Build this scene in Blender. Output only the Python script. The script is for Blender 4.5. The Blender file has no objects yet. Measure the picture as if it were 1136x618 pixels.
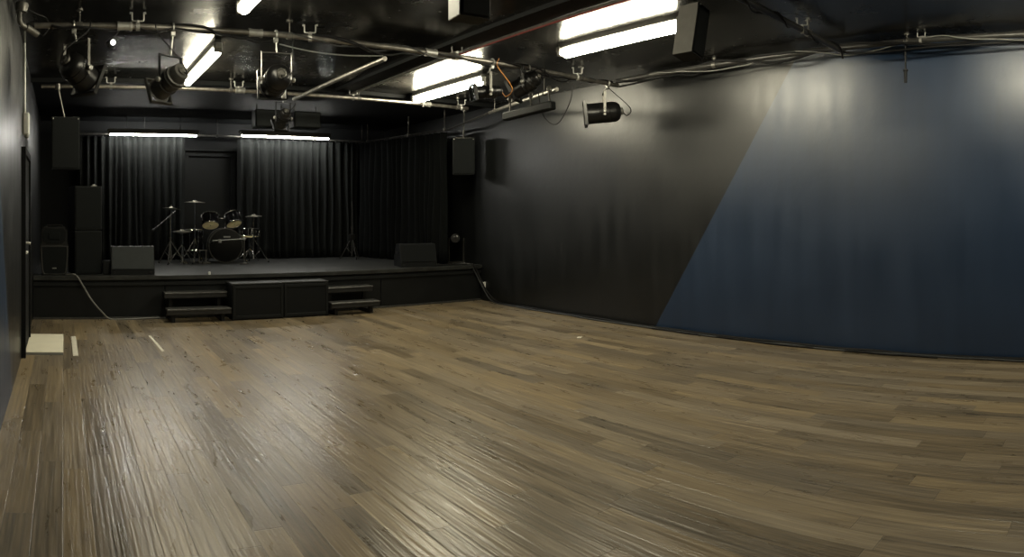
import bpy, math, random
from math import sin, cos, tan, atan2, pi, sqrt
from mathutils import Vector, Matrix
random.seed(7)
C = bpy.context.scene.collection
SC = bpy.context.scene

# ------------------------------------------------------------------ camera numbers
F, X0, H, E = 750.0, 70.0, 238.0, 1.45      # px per radian, column of +Y, horizon row, eye height
IW, IH = 1136, 618

def _ray(px, py):
    th = (px - X0) / F
    return sin(th), cos(th), (H - py) / F
def PY(px, py, Y):
    a, b, v = _ray(px, py); t = Y / b
    return Vector((a * t, Y, E + v * t))
def PX(px, py, X):
    a, b, v = _ray(px, py); t = X / a
    return Vector((X, b * t, E + v * t))
def PZ(px, py, z):
    a, b, v = _ray(px, py); t = (z - E) / v
    return Vector((a * t, b * t, z))

# ------------------------------------------------------------------ materials
def new_mat(name):
    m = bpy.data.materials.new(name); m.use_nodes = True
    return m, m.node_tree, m.node_tree.nodes['Principled BSDF']

def simple(name, col, rough=.5, metal=0.0, var=.15, scale=12.0, bump=0.0, bscale=60.0, spec=.5):
    """procedural paint / metal / plastic: noise-varied colour and roughness, optional bump"""
    m, nt, b = new_mat(name); N, L = nt.nodes, nt.links
    tc = N.new('ShaderNodeTexCoord'); no = N.new('ShaderNodeTexNoise')
    no.inputs['Scale'].default_value = scale; no.inputs['Detail'].default_value = 4
    L.new(tc.outputs['Object'], no.inputs['Vector'])
    cr = N.new('ShaderNodeValToRGB')
    cr.color_ramp.elements[0].position = .3; cr.color_ramp.elements[1].position = .7
    cr.color_ramp.elements[0].color = (*[c * (1 - var) for c in col], 1)
    cr.color_ramp.elements[1].color = (*[min(1, c * (1 + var)) for c in col], 1)
    L.new(no.outputs['Fac'], cr.inputs['Fac']); L.new(cr.outputs['Color'], b.inputs['Base Color'])
    mr = N.new('ShaderNodeMapRange')
    mr.inputs['To Min'].default_value = max(.03, rough - .06); mr.inputs['To Max'].default_value = min(1, rough + .06)
    L.new(no.outputs['Fac'], mr.inputs['Value']); L.new(mr.outputs['Result'], b.inputs['Roughness'])
    b.inputs['Metallic'].default_value = metal
    b.inputs['Specular IOR Level'].default_value = spec
    if bump:
        n2 = N.new('ShaderNodeTexNoise'); n2.inputs['Scale'].default_value = bscale; n2.inputs['Detail'].default_value = 3
        L.new(tc.outputs['Object'], n2.inputs['Vector'])
        bp = N.new('ShaderNodeBump'); bp.inputs['Strength'].default_value = bump; bp.inputs['Distance'].default_value = .01
        L.new(n2.outputs['Fac'], bp.inputs['Height']); L.new(bp.outputs['Normal'], b.inputs['Normal'])
    return m

def wall_paint(name, col, rough, streak=.2, bump=.2, spec=.5):
    """roller-painted wall: faint vertical streaks and blotches, slightly uneven sheen"""
    m, nt, b = new_mat(name); N, L = nt.nodes, nt.links
    tc = N.new('ShaderNodeTexCoord')
    mp = N.new('ShaderNodeMapping'); mp.inputs['Scale'].default_value = (3.2, 3.2, .35)
    L.new(tc.outputs['Object'], mp.inputs['Vector'])
    n1 = N.new('ShaderNodeTexNoise'); n1.inputs['Scale'].default_value = 2.2; n1.inputs['Detail'].default_value = 5
    L.new(mp.outputs['Vector'], n1.inputs['Vector'])
    n2 = N.new('ShaderNodeTexNoise'); n2.inputs['Scale'].default_value = 1.3; n2.inputs['Detail'].default_value = 6
    L.new(tc.outputs['Object'], n2.inputs['Vector'])
    ad = N.new('ShaderNodeMath'); ad.operation = 'ADD'
    L.new(n1.outputs['Fac'], ad.inputs[0]); L.new(n2.outputs['Fac'], ad.inputs[1])
    cr = N.new('ShaderNodeMapRange'); cr.inputs['From Min'].default_value = .6; cr.inputs['From Max'].default_value = 1.4
    cr.inputs['To Min'].default_value = 1 - streak; cr.inputs['To Max'].default_value = 1 + streak
    L.new(ad.outputs[0], cr.inputs['Value'])
    mx = N.new('ShaderNodeVectorMath'); mx.operation = 'SCALE'; mx.inputs[0].default_value = col
    L.new(cr.outputs['Result'], mx.inputs['Scale']); L.new(mx.outputs['Vector'], b.inputs['Base Color'])
    rr = N.new('ShaderNodeMapRange'); rr.inputs['From Min'].default_value = .6; rr.inputs['From Max'].default_value = 1.4
    rr.inputs['To Min'].default_value = rough - .07; rr.inputs['To Max'].default_value = rough + .07
    L.new(ad.outputs[0], rr.inputs['Value']); L.new(rr.outputs['Result'], b.inputs['Roughness'])
    n3 = N.new('ShaderNodeTexNoise'); n3.inputs['Scale'].default_value = 7; n3.inputs['Detail'].default_value = 6
    L.new(tc.outputs['Object'], n3.inputs['Vector'])
    bp = N.new('ShaderNodeBump'); bp.inputs['Strength'].default_value = bump; bp.inputs['Distance'].default_value = .01
    L.new(n3.outputs['Fac'], bp.inputs['Height']); L.new(bp.outputs['Normal'], b.inputs['Normal'])
    b.inputs['Specular IOR Level'].default_value = spec
    return m

def emissive(name, col, strength):
    m, nt, b = new_mat(name)
    b.inputs['Base Color'].default_value = (.8, .8, .78, 1)
    b.inputs['Emission Color'].default_value = (*col, 1); b.inputs['Emission Strength'].default_value = strength
    b.inputs['Roughness'].default_value = .4
    return m

PW, PL = .143, 1.25
def plank_floor():
    m, nt, b = new_mat('hand_scraped_planks'); N, L = nt.nodes, nt.links
    def M(op, a, bb=None, c=None):
        n = N.new('ShaderNodeMath'); n.operation = op
        for i, v in enumerate((a, bb, c)):
            if v is None: continue
            if isinstance(v, (int, float)): n.inputs[i].default_value = v
            else: L.new(v, n.inputs[i])
        return n.outputs[0]
    tc = N.new('ShaderNodeTexCoord'); sp = N.new('ShaderNodeSeparateXYZ'); L.new(tc.outputs['Object'], sp.inputs[0])
    u = M('DIVIDE', sp.outputs['X'], PW); row = M('FLOOR', u); fu = M('FRACT', u)
    wr = N.new('ShaderNodeTexWhiteNoise'); wr.noise_dimensions = '1D'; L.new(row, wr.inputs['W'])
    v = M('ADD', M('DIVIDE', sp.outputs['Y'], PL), M('MULTIPLY', wr.outputs['Value'], 5.0))
    col = M('FLOOR', v); fv = M('FRACT', v)
    cb = N.new('ShaderNodeCombineXYZ'); L.new(row, cb.inputs[0]); L.new(col, cb.inputs[1])
    wp = N.new('ShaderNodeTexWhiteNoise'); wp.noise_dimensions = '3D'; L.new(cb.outputs[0], wp.inputs['Vector'])
    # grain: stretched noise, shifted per plank
    off = N.new('ShaderNodeVectorMath'); off.operation = 'SCALE'; off.inputs['Scale'].default_value = 40
    L.new(wp.outputs['Color'], off.inputs[0])
    va = N.new('ShaderNodeVectorMath'); va.operation = 'ADD'; L.new(tc.outputs['Object'], va.inputs[0]); L.new(off.outputs[0], va.inputs[1])
    def stretched(sx, sy, scale, det, rgh=.6, dist=0):
        mp = N.new('ShaderNodeMapping'); mp.inputs['Scale'].default_value = (sx, sy, 1); L.new(va.outputs[0], mp.inputs['Vector'])
        n = N.new('ShaderNodeTexNoise'); n.inputs['Scale'].default_value = scale; n.inputs['Detail'].default_value = det
        n.inputs['Roughness'].default_value = rgh; n.inputs['Distortion'].default_value = dist
        L.new(mp.outputs[0], n.inputs['Vector']); return n.outputs['Fac']
    g1 = stretched(16, .55, 2.2, 4, .6, .3)       # long fibres
    g2 = stretched(4, .9, 2.6, 4, .55, .5)        # cloudy staining
    g3 = stretched(44, 1.0, 1.6, 2, .5)           # fine lines
    tone = M('ADD', M('MULTIPLY', wp.outputs['Value'], .23), M('ADD', M('MULTIPLY', g1, .42), M('ADD', M('MULTIPLY', g2, .26), M('MULTIPLY', g3, .36))))
    tone = M('SUBTRACT', tone, .125)
    cr = N.new('ShaderNodeValToRGB'); e = cr.color_ramp.elements
    e[0].position = .12; e[0].color = (.045, .034, .021, 1)
    e[1].position = .86; e[1].color = (.56, .405, .210, 1)
    for p, cc in ((.34, (.122, .093, .053, 1)), (.50, (.215, .160, .090, 1)), (.66, (.310, .232, .125, 1))):
        q = e.new(p); q.color = cc
    L.new(tone, cr.inputs['Fac'])
    # greyish planks here and there
    hs = N.new('ShaderNodeHueSaturation'); L.new(cr.outputs['Color'], hs.inputs['Color'])
    sc = N.new('ShaderNodeSeparateColor'); L.new(wp.outputs['Color'], sc.inputs[0])
    mr = N.new('ShaderNodeMapRange'); mr.inputs['To Min'].default_value = .74; mr.inputs['To Max'].default_value = .94
    L.new(sc.outputs[1], mr.inputs['Value']); L.new(mr.outputs[0], hs.inputs['Saturation'])
    # knots and dark spots
    mpk = N.new('ShaderNodeMapping'); mpk.inputs['Scale'].default_value = (6, 2.2, 1); L.new(va.outputs[0], mpk.inputs['Vector'])
    vo = N.new('ShaderNodeTexVoronoi'); vo.inputs['Scale'].default_value = .9; L.new(mpk.outputs[0], vo.inputs['Vector'])
    kn = N.new('ShaderNodeMapRange'); kn.inputs['From Min'].default_value = .05; kn.inputs['From Max'].default_value = .2
    kn.inputs['To Min'].default_value = .75; kn.inputs['To Max'].default_value = 1; L.new(vo.outputs['Distance'], kn.inputs['Value'])
    # seams
    du = M('MULTIPLY', M('MINIMUM', fu, M('SUBTRACT', 1, fu)), PW)
    dv = M('MULTIPLY', M('MINIMUM', fv, M('SUBTRACT', 1, fv)), PL)
    ds = M('MINIMUM', du, dv)
    sm = N.new('ShaderNodeMapRange'); sm.inputs['From Min'].default_value = .0006; sm.inputs['From Max'].default_value = .0032
    sm.inputs['To Min'].default_value = .6; sm.inputs['To Max'].default_value = 1; L.new(ds, sm.inputs['Value'])
    f = M('MULTIPLY', kn.outputs[0], sm.outputs[0])
    vm = N.new('ShaderNodeVectorMath'); vm.operation = 'SCALE'; L.new(hs.outputs[0], vm.inputs[0]); L.new(f, vm.inputs['Scale'])
    L.new(vm.outputs[0], b.inputs['Base Color'])
    rg = N.new('ShaderNodeMapRange'); rg.inputs['To Min'].default_value = .20; rg.inputs['To Max'].default_value = .40
    L.new(g2, rg.inputs['Value']); L.new(rg.outputs[0], b.inputs['Roughness'])
    b.inputs['Specular IOR Level'].default_value = .5
    # scraped ripples run along each plank, seams are cut
    rp = stretched(46, 1.6, 1.0, 1, .5, .2)
    hgt = M('ADD', M('MULTIPLY', rp, .9), M('ADD', M('MULTIPLY', g1, .15), M('MULTIPLY', sm.outputs[0], .5)))
    bp = N.new('ShaderNodeBump'); bp.inputs['Strength'].default_value = .6; bp.inputs['Distance'].default_value = .0065
    L.new(hgt, bp.inputs['Height']); L.new(bp.outputs['Normal'], b.inputs['Normal'])
    return m

M_floor = plank_floor()
M_black = wall_paint('black_wall_paint', (.0044, .0050, .0052), .37, .25, spec=.6)
M_blue = wall_paint('navy_wall_paint', (.0100, .0255, .0600), .39, .18, spec=.68)
M_ceil = wall_paint('black_gloss_ceiling_paint', (.009, .0087, .0077), .24, .25, .0)
M_matte = simple('matte_black_paint', (.0042, .0049, .0054), .65, bump=.1, spec=.2)
M_stagewood = simple('worn_black_stage_boards', (.021, .022, .021), .5, var=.5, scale=5, bump=.2, spec=.35)
M_fascia = simple('black_stage_fascia', (.0056, .0065, .0068), .6, var=.3, scale=4, spec=.25)
M_sidecloth = simple('matte_black_serge', (.0036, .0043, .0044), .95, var=.15, scale=30, spec=.1)
M_curtain = simple('black_velour', (.0115, .0127, .0125), .9, var=.15, scale=30, spec=.1)
M_plastic = simple('black_plastic', (.008, .008, .008), .45, bump=.15, bscale=200, spec=.3)
M_tolex = simple('black_textured_cabinet_paint', (.0060, .0070, .0075), .55, bump=.3, bscale=160, spec=.2)
M_grille = simple('dark_speaker_grille', (.0056, .0068, .0072), .7, var=.1, bump=.4, bscale=300, spec=.12)
M_greygrille = simple('grey_speaker_grille', (.037, .042, .044), .7, var=.08, bump=.4, bscale=300, spec=.2)
M_canblack = simple('black_enamelled_lamp_body', (.006, .006, .006), .32, var=.2, spec=.35)
M_steel = simple('galvanised_steel_pipe', (.42, .40, .36), .42, 1.0, var=.25, scale=20)
M_lampgrey = simple('dull_grey_lamp_casting', (.05, .049, .045), .5, .3, var=.3)
M_oldsteel = simple('dull_scaffold_steel', (.20, .19, .17), .45, .8, var=.45, scale=6)
M_dullpipe = simple('dull_painted_pipe', (.12, .116, .105), .42, .6, var=.35, scale=15)
M_darkpipe = simple('black_painted_pipe', (.035, .034, .032), .4, .3, var=.3, scale=15)
M_chrome = simple('chrome', (.62, .62, .60), .15, 1.0, var=.05)
M_greycast = simple('grey_cast_clamp_metal', (.36, .36, .34), .45, .7, var=.2)
M_brass = simple('brass_cymbal', (.36, .34, .28), .32, 1.0, var=.1)
M_tan = simple('amber_clear_drum_head', (.95, .74, .40), .5, var=.18, scale=8)
M_drumshell = simple('gloss_black_drum_shell', (.006, .006, .007), .12, var=.1)
M_drumhead = simple('black_drum_head', (.006, .006, .006), .5, var=.1, spec=.15)
M_whitehead = simple('white_coated_drum_head', (.8, .8, .75), .6, var=.05)
for m_, f_ in ((M_tan, .6), (M_whitehead, .7)):      # thin plastic film lets light through
    nt_ = m_.node_tree; b_ = nt_.nodes['Principled BSDF']; tr_ = nt_.nodes.new('ShaderNodeBsdfTranslucent'); mx_ = nt_.nodes.new('ShaderNodeMixShader')
    src = b_.inputs['Base Color'].links[0].from_socket; nt_.links.new(src, tr_.inputs['Color']); mx_.inputs[0].default_value = f_
    nt_.links.new(b_.outputs[0], mx_.inputs[1]); nt_.links.new(tr_.outputs[0], mx_.inputs[2]); nt_.links.new(mx_.outputs[0], nt_.nodes['Material Output'].inputs['Surface'])
M_cable = simple('black_rubber_cable', (.006, .006, .0065), .55, spec=.25)
M_wallcable = simple('dusty_grey_cable', (.024, .026, .027), .5)
M_greycable = simple('grey_cable', (.17, .17, .16), .5)
M_whiteplas = simple('white_plastic', (.72, .72, .68), .4, var=.05)
M_cream = simple('plain_cream', (.93, .88, .70), .5, var=.04, scale=5)
M_offwhite = simple('matt_off_white', (.72, .68, .56), .6, var=.1)
M_lens = simple('lamp_glass', (.02, .02, .02), .12, .1, var=.05)
M_greypanel = simple('grey_lit_side_and_edge', (.26, .255, .235), .55, var=.08)  # grey holds the lit look of a speaker side; also an edge strip
M_red = simple('red_cable_sheath', (.20, .018, .012), .5)
M_orange = simple('orange_cable_sheath', (.50, .22, .06), .5)
M_batten = simple('dark_enamel_batten', (.06, .058, .052), .45)
M_tread = simple('worn_tread_rubber', (.014, .014, .014), .45, var=.4, scale=14)
M_nosing = simple('worn_aluminium_nosing', (.09, .09, .088), .42, .5, var=.3)
WARM = (1.0, .925, .69)
M_tube = emissive('lit_diffuser', WARM, 84.0)
M_tubedim = emissive('lit_diffuser_dimmed', WARM, 62.0)  # left row, same lamps set weaker to darken the floor on that side
M_strip = emissive('lit_stage_tube', (1.0, .98, .90), 95.0)
M_bulb = emissive('small_lit_bulb', (1.0, .98, .92), 4.0)

# ------------------------------------------------------------------ mesh builder
class MB:
    def __init__(s): s.v, s.f, s.mi = [], [], []
    def add(s, vs, fs, mi=0):
        o = len(s.v); s.v += [Vector(p) for p in vs]
        s.f += [tuple(i + o for i in f) for f in fs]; s.mi += [mi] * len(fs); return s
    def box(s, c, d, rot=None, mi=0, bev=0.0):
        x, y, z = d[0] / 2, d[1] / 2, d[2] / 2
        c = Vector(c)
        if bev and bev < min(x, y, z):
            b = bev; vs = []; idx = {}
            for sx in (-1, 1):
                for sy in (-1, 1):
                    for sz in (-1, 1):
                        for k, p in enumerate(((sx * x, sy * (y - b), sz * (z - b)), (sx * (x - b), sy * y, sz * (z - b)), (sx * (x - b), sy * (y - b), sz * z))):
                            idx[(sx, sy, sz, k)] = len(vs); vs.append(p)
            fs = []
            def q(*k): fs.append([idx[i] for i in k])
            for a in (-1, 1):
                q((a,-1,-1,0),(a,1,-1,0),(a,1,1,0),(a,-1,1,0)); q((-1,a,-1,1),(1,a,-1,1),(1,a,1,1),(-1,a,1,1)); q((-1,-1,a,2),(1,-1,a,2),(1,1,a,2),(-1,1,a,2))
                for b2 in (-1, 1):
                    q((a,b2,-1,0),(a,b2,1,0),(a,b2,1,1),(a,b2,-1,1)); q((a,-1,b2,0),(a,1,b2,0),(a,1,b2,2),(a,-1,b2,2)); q((-1,a,b2,1),(1,a,b2,1),(1,a,b2,2),(-1,a,b2,2))
                    for c2 in (-1, 1): q((a,b2,c2,0),(a,b2,c2,1),(a,b2,c2,2))
        else:
            vs = [(i * x, j * y, k * z) for i in (-1, 1) for j in (-1, 1) for k in (-1, 1)]
            fs = [(0,1,3,2),(4,6,7,5),(0,4,5,1),(2,3,7,6),(0,2,6,4),(1,5,7,3)]
        vs = [Vector(p) for p in vs]
        if rot is not None: vs = [rot @ p for p in vs]
        return s.add([p + c for p in vs], fs, mi)
    def prism(s, poly, d, mi=0):
        """poly: list of 3D points (planar); extruded by vector d"""
        n = len(poly); d = Vector(d); P = [Vector(p) for p in poly]
        return s.add(P + [p + d for p in P], [tuple(range(n))[::-1], tuple(range(n, 2 * n))] + [(i, (i + 1) % n, (i + 1) % n + n, i + n) for i in range(n)], mi)
    def lathe(s, prof, o, ax, seg=24, mi=0, cap=True):
        """prof: [(t, r)] along axis ax from o"""
        ax = Vector(ax).normalized(); o = Vector(o)
        u = ax.orthogonal().normalized(); w = ax.cross(u)
        vs, fs = [], []
        for t, r in prof:
            for k in range(seg):
                a = 2 * pi * k / seg; vs.append(o + ax * t + (u * cos(a) + w * sin(a)) * max(r, 1e-4))
        for i in range(len(prof) - 1):
            for k in range(seg):
                k2 = (k + 1) % seg; fs.append((i * seg + k, i * seg + k2, (i + 1) * seg + k2, (i + 1) * seg + k))
        if cap:
            fs.append(tuple(range(seg))[::-1]); fs.append(tuple(range((len(prof) - 1) * seg, len(prof) * seg)))
        return s.add(vs, fs, mi)
    def cyl(s, a, b, r, seg=12, mi=0, r2=None):
        a, b = Vector(a), Vector(b)
        return s.lathe([(0, r), ((b - a).length, r if r2 is None else r2)], a, b - a, seg, mi)
    def tube(s, pts, r, seg=8, mi=0, closed=False):
        P = [Vector(p) for p in pts]; n = len(P); vs, fs = [], []
        u = None
        for i in range(n):
            if closed: t = P[(i + 1) % n] - P[i - 1]
            else: t = P[min(i + 1, n - 1)] - P[max(i - 1, 0)]
            t = t.normalized() if t.length > 1e-9 else Vector((0, 0, 1))
            u = t.orthogonal().normalized() if u is None else (u - t * u.dot(t))
            u = u.normalized() if u.length > 1e-6 else t.orthogonal().normalized()
            w = t.cross(u)
            for k in range(seg):
                a = 2 * pi * k / seg; vs.append(P[i] + (u * cos(a) + w * sin(a)) * r)
        m = n if closed else n - 1
        for i in range(m):
            j = (i + 1) % n
            for k in range(seg):
                k2 = (k + 1) % seg; fs.append((i * seg + k, i * seg + k2, j * seg + k2, j * seg + k))
        if not closed: fs += [tuple(range(seg))[::-1], tuple(range((n - 1) * seg, n * seg))]
        return s.add(vs, fs, mi)
    def torus(s, c, ax, R, r, seg=24, ms=8, mi=0, a0=0, a1=2 * pi):
        ax = Vector(ax).normalized(); u = ax.orthogonal().normalized(); w = ax.cross(u); c = Vector(c)
        full = abs(a1 - a0 - 2 * pi) < 1e-6
        n = seg if full else seg + 1
        return s.tube([c + (u * cos(a0 + (a1 - a0) * k / seg) + w * sin(a0 + (a1 - a0) * k / seg)) * R for k in range(n)], r, ms, mi, full)
    def build(s, name, mats, inv=None, smooth=True):
        import bmesh
        me = bpy.data.meshes.new(name)
        vs = [inv @ p for p in s.v] if inv is not None else s.v
        me.from_pydata([tuple(p) for p in vs], [], s.f)
        if not isinstance(mats, (list, tuple)): mats = [mats]
        for m in mats: me.materials.append(m)
        for p, i in zip(me.polygons, s.mi): p.material_index = i
        bm = bmesh.new(); bm.from_mesh(me); bmesh.ops.recalc_face_normals(bm, faces=bm.faces); bm.to_mesh(me); bm.free()
        if smooth:
            me.polygons.foreach_set('use_smooth', [True] * len(me.polygons)); me.set_sharp_from_angle(angle=math.radians(35))
        o = bpy.data.objects.new(name, me); C.objects.link(o); return o

def spline(pts, n=8):
    P = [Vector(p) for p in pts]; out = []
    for i in range(len(P) - 1):
        p0, p1, p2, p3 = P[max(i - 1, 0)], P[i], P[i + 1], P[min(i + 2, len(P) - 1)]
        for k in range(n):
            t = k / n
            out.append(.5 * ((2 * p1) + (-p0 + p2) * t + (2 * p0 - 5 * p1 + 4 * p2 - p3) * t * t + (-p0 + 3 * p1 - 3 * p2 + p3) * t ** 3))
    return out + [P[-1]]

def tag(o, label, cat, group=None, kind=None):
    if label: o['label'] = label
    if cat: o['category'] = cat
    if group: o['group'] = group
    if kind: o['kind'] = kind
    return o
def structure(o): o['kind'] = 'structure'; return o

class Thing:
    """an Empty at the base of a thing; parts are children"""
    def __init__(s, name, label, cat, loc=(0, 0, 0), rot=None, group=None):
        s.o = bpy.data.objects.new(name, None); C.objects.link(s.o); s.o.empty_display_size = .1
        m = Matrix.Translation(Vector(loc)) @ (rot.to_4x4() if rot is not None else Matrix.Identity(4))
        s.o.matrix_world = m; s.m = m; s.inv = m.inverted()
        tag(s.o, label, cat, group)
    def part(s, name, mb, mat, parent=None, world=False, label=None, smooth=True):
        o = mb.build(name, mat, s.inv if world else None, smooth)
        o.parent = parent or s.o
        if label: o['label'] = label
        return o
def single(name, mb, mat, label, cat, group=None, kind=None, smooth=True):
    """thing that is one mesh: its origin is put at its base"""
    lo = Vector((min(p.x for p in mb.v), min(p.y for p in mb.v), min(p.z for p in mb.v)))
    hi = Vector((max(p.x for p in mb.v), max(p.y for p in mb.v), max(p.z for p in mb.v)))
    org = Vector(((lo.x + hi.x) / 2, (lo.y + hi.y) / 2, lo.z))
    o = mb.build(name, mat, Matrix.Translation(-org), smooth); o.location = org
    return tag(o, label, cat, group, kind)
def rotz(a): return Matrix.Rotation(a, 3, 'Z')

# ------------------------------------------------------------------ room
XL, XR, YB, YF, ZC = -.42, 6.65, 12.95, -1.8, 3.24
YS, ZS = 9.35, .60                   # stage front and deck height
T = .15
mb = MB(); mb.box(((XL + XR) / 2, (YB + YF) / 2, -.05), (XR - XL + .3, YB - YF + .3, .1)); structure(mb.build('floor', M_floor, smooth=False))
YM = 8.85                              # matte black ceiling over the stage, glossy over the hall
mb = MB(); mb.box(((XL + XR) / 2, (YM + YF) / 2 - .075, ZC + .05), (XR - XL + .3, YM - YF + .15, .1), mi=0); mb.box(((XL + XR) / 2, (YB + YM) / 2 + .075, ZC + .05), (XR - XL + .3, YB - YM + .15, .1), mi=1)
structure(mb.build('ceiling', [M_ceil, M_matte], smooth=False))
mb = MB(); mb.box(((XL + XR) / 2, YM, ZC - .03), (XR - XL, .05, .06), bev=.004); structure(mb.build('trim_2', M_matte, smooth=False))
YA0, YA1 = 5.55, 3.49                # slanted paint edge: y at floor, y at ceiling
for nm, x, sgn in (('wall_right', XR, 1), ('wall_left', XL, -1)):
    mb = MB()
    mb.prism([(x, YF, 0), (x, YA0, 0), (x, YA1, ZC), (x, YF, ZC)], (sgn * T, 0, 0), 1)
    mb.prism([(x, YA0, 0), (x, YB, 0), (x, YB, ZC), (x, YA1, ZC)], (sgn * T, 0, 0), 0)
    structure(mb.build(nm, [M_black, M_blue], smooth=False))
mb = MB(); mb.box(((XL + XR) / 2, YB + T / 2, ZC / 2), (XR - XL, T, ZC)); structure(mb.build('wall_back', M_matte, smooth=False))
mb = MB(); mb.box(((XL + XR) / 2, YF - T / 2, ZC / 2), (XR - XL, T, ZC)); structure(mb.build('wall_front', M_black, smooth=False))
# ceiling beam
mb = MB(); mb.box((3.90, 5.0, ZC - .02), (.28, 8.4, .04)); structure(mb.build('trim_1', M_matte, smooth=False))

# side door with lever handle
DY0, DY1 = 6.86, 7.80
d1 = bpy.data.objects.new('door_1', None); C.objects.link(d1); d1.location = (XL, (DY0 + DY1) / 2, 0); structure(d1)
def dpart(name, mb, mat, root, parent=None):
    o = mb.build(name, mat, Matrix.Translation(-Vector(root.location))); o.parent = parent or root; return o
mb = MB(); mb.box((XL + .012, (DY0 + DY1) / 2, 1.03), (.024, DY1 - DY0, 2.05), bev=.003); leaf = dpart('door_leaf', mb, M_matte, d1)
mb = MB()
mb.box((XL + .022, DY0 - .03, 1.05), (.044, .06, 2.1)); mb.box((XL + .022, DY1 + .03, 1.05), (.044, .06, 2.1)); mb.box((XL + .022, (DY0 + DY1) / 2, 2.1), (.044, DY1 - DY0 + .12, .07))
dpart('door_frame', mb, M_matte, d1)
hp = PX(27, 275, -.385); hy = DY0 + .09
mb = MB(); mb.box((XL + .028, hy, 1.15), (.008, .04, .24), bev=.003)
mb.cyl((XL + .03, hy, 1.16), (XL + .07, hy, 1.16), .010); mb.tube(spline([(XL + .068, hy, 1.16), (XL + .075, hy + .05, 1.155), (XL + .07, hy + .12, 1.14)], 5), .010)
mb.lathe([(0, .018), (.02, .018), (.03, .010)], (XL + .03, hy, 1.06), (1, 0, 0), 14)
dpart('door_handle', mb, M_whiteplas, d1, leaf)

# recessed doorway behind the curtain gap on the stage
gx0, gx1 = 12.9 * tan((209 - X0) / F), 12.9 * tan((255 - X0) / F)
d2 = bpy.data.objects.new('door_2', None); C.objects.link(d2); d2.location = ((gx0 + gx1) / 2, 12.92, ZS); structure(d2)
mb = MB(); mb.box(((gx0 + gx1) / 2, 12.92, ZS + .98), (gx1 - gx0, .05, 1.94), bev=.004); dpart('door_leaf', mb, M_fascia, d2)
mb = MB()
for xx in (gx0 - .05, gx1 + .05): mb.box((xx, 12.9, ZS + 1.0), (.09, .1, 2.0))
mb.box(((gx0 + gx1) / 2, 12.9, ZS + 2.03), (gx1 - gx0 + .19, .1, .09)); mb.box(((gx0 + gx1) / 2, 12.85, ZS + 2.095), (gx1 - gx0 + .3, .2, .035))
dpart('door_frame', mb, M_fascia, d2)

# ------------------------------------------------------------------ stage
st = Thing('stage', 'low black stage platform spanning the far end of the room', 'stage', ((XL + XR) / 2, (YS + YB) / 2, 0))
mb = MB(); mb.box(((XL + XR) / 2, (YS + YB) / 2 - .02, ZS - .03), (XR - XL - .004, YB - YS + .036, .06), bev=.006); st.part('deck', mb, M_stagewood, world=True)
xs = [XL + .002, 1.42, 3.25, 4.75, XR - .002]
for a, b in zip(xs[:-1], xs[1:]):
    mb = MB(); mb.box(((a + b) / 2, YS + .02, (ZS - .06) / 2), (b - a - .008, .03, ZS - .062), bev=.003); st.part('fascia_panel', mb, M_fascia, world=True)
mb = MB(); mb.box(((XL + XR) / 2, YS - .008, ZS - .115), (XR - XL - .01, .024, .05), bev=.004); st.part('front_batten', mb, M_fascia, world=True)
mb = MB(); mb.box(((XL + XR) / 2, YS - .004, .014), (XR - XL - .01, .022, .028), bev=.003); st.part('toe_strip', mb, M_lampgrey, world=True)

# two step units
def step_unit(label, x0, x1):
    t = Thing('step_unit', label, 'stage steps', ((x0 + x1) / 2, YS - .27, 0), None, 'two-tread steps at the stage front')
    w = x1 - x0; xc = (x0 + x1) / 2
    for k, (yy, zz) in enumerate(((YS - .38, .19), (YS - .15, .385))):
        mb = MB(); mb.box((xc, yy, zz - .045), (w, .215, .075), bev=.008); tr = t.part('tread', mb, M_tread, world=True)
        mb = MB(); mb.box((xc, yy, zz - .006), (w - .01, .20, .012), bev=.003); mb.cyl((x0 + .004, yy - .106, zz - .012), (x1 - .004, yy - .106, zz - .012), .014, 10)
        t.part('nosing', mb, M_nosing, tr, world=True)
    for xx in (x0 + .10, x1 - .10):
        mb = MB(); mb.box((xx, YS - .38, .055), (.05, .06, .11)); mb.box((xx, YS - .15, .15), (.05, .06, .30)); mb.box((xx, YS - .22, .025), (.045, .40, .05)); mb.box((xx, YS - .15, .235), (.04, .05, .15))
        t.part('leg_frame', mb, M_plastic, world=True)
    return t
a = PY(184, 350, YS - .4).x; b = PY(255, 350, YS - .4).x
step_unit('black two-tread step unit on the left of the black boxes at the stage', a, b)

# two black boxes in front of the stage
bx0, bx1, bx2 = PY(257, 350, 8.97).x, PY(314, 350, 8.97).x, PY(364, 350, 8.97).x
for x0, x1, yy, lab in ((bx0, bx1 - .003, 8.93, 'left black wooden box of the pair before the stage'), (bx1 + .003, bx2, 8.95, 'right black wooden box of the pair before the stage')):
    t = Thing('riser_box', lab, 'box', ((x0 + x1) / 2, (yy + YS) / 2, 0), None, 'black boxes before the stage')
    y1 = YS - .04; xc, yc = (x0 + x1) / 2, (yy + y1) / 2
    mb = MB(); mb.box((xc, yc, .245), (x1 - x0, y1 - yy, .488), bev=.008); t.part('carcass', mb, M_matte, world=True)
    mb = MB(); mb.box((xc, yc - .004, .497), (x1 - x0 - .004, y1 - yy + .008, .016), bev=.004); t.part('lid', mb, M_stagewood, world=True)
    mb = MB()
    for xx in (x0 + .025, x1 - .025): mb.box((xx, yy - .004, .25), (.035, .012, .46), bev=.003)
    mb.box((xc, yy - .004, .045), (x1 - x0 - .09, .012, .04), bev=.003); mb.box((xc, yy - .004, .455), (x1 - x0 - .09, .012, .04), bev=.003)
    t.part('front_frame', mb, M_fascia, world=True)

b = PY(415, 345, YS - .3).x
step_unit('black two-tread step unit on the right of the black boxes at the stage', bx2 + .012, b)

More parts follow.
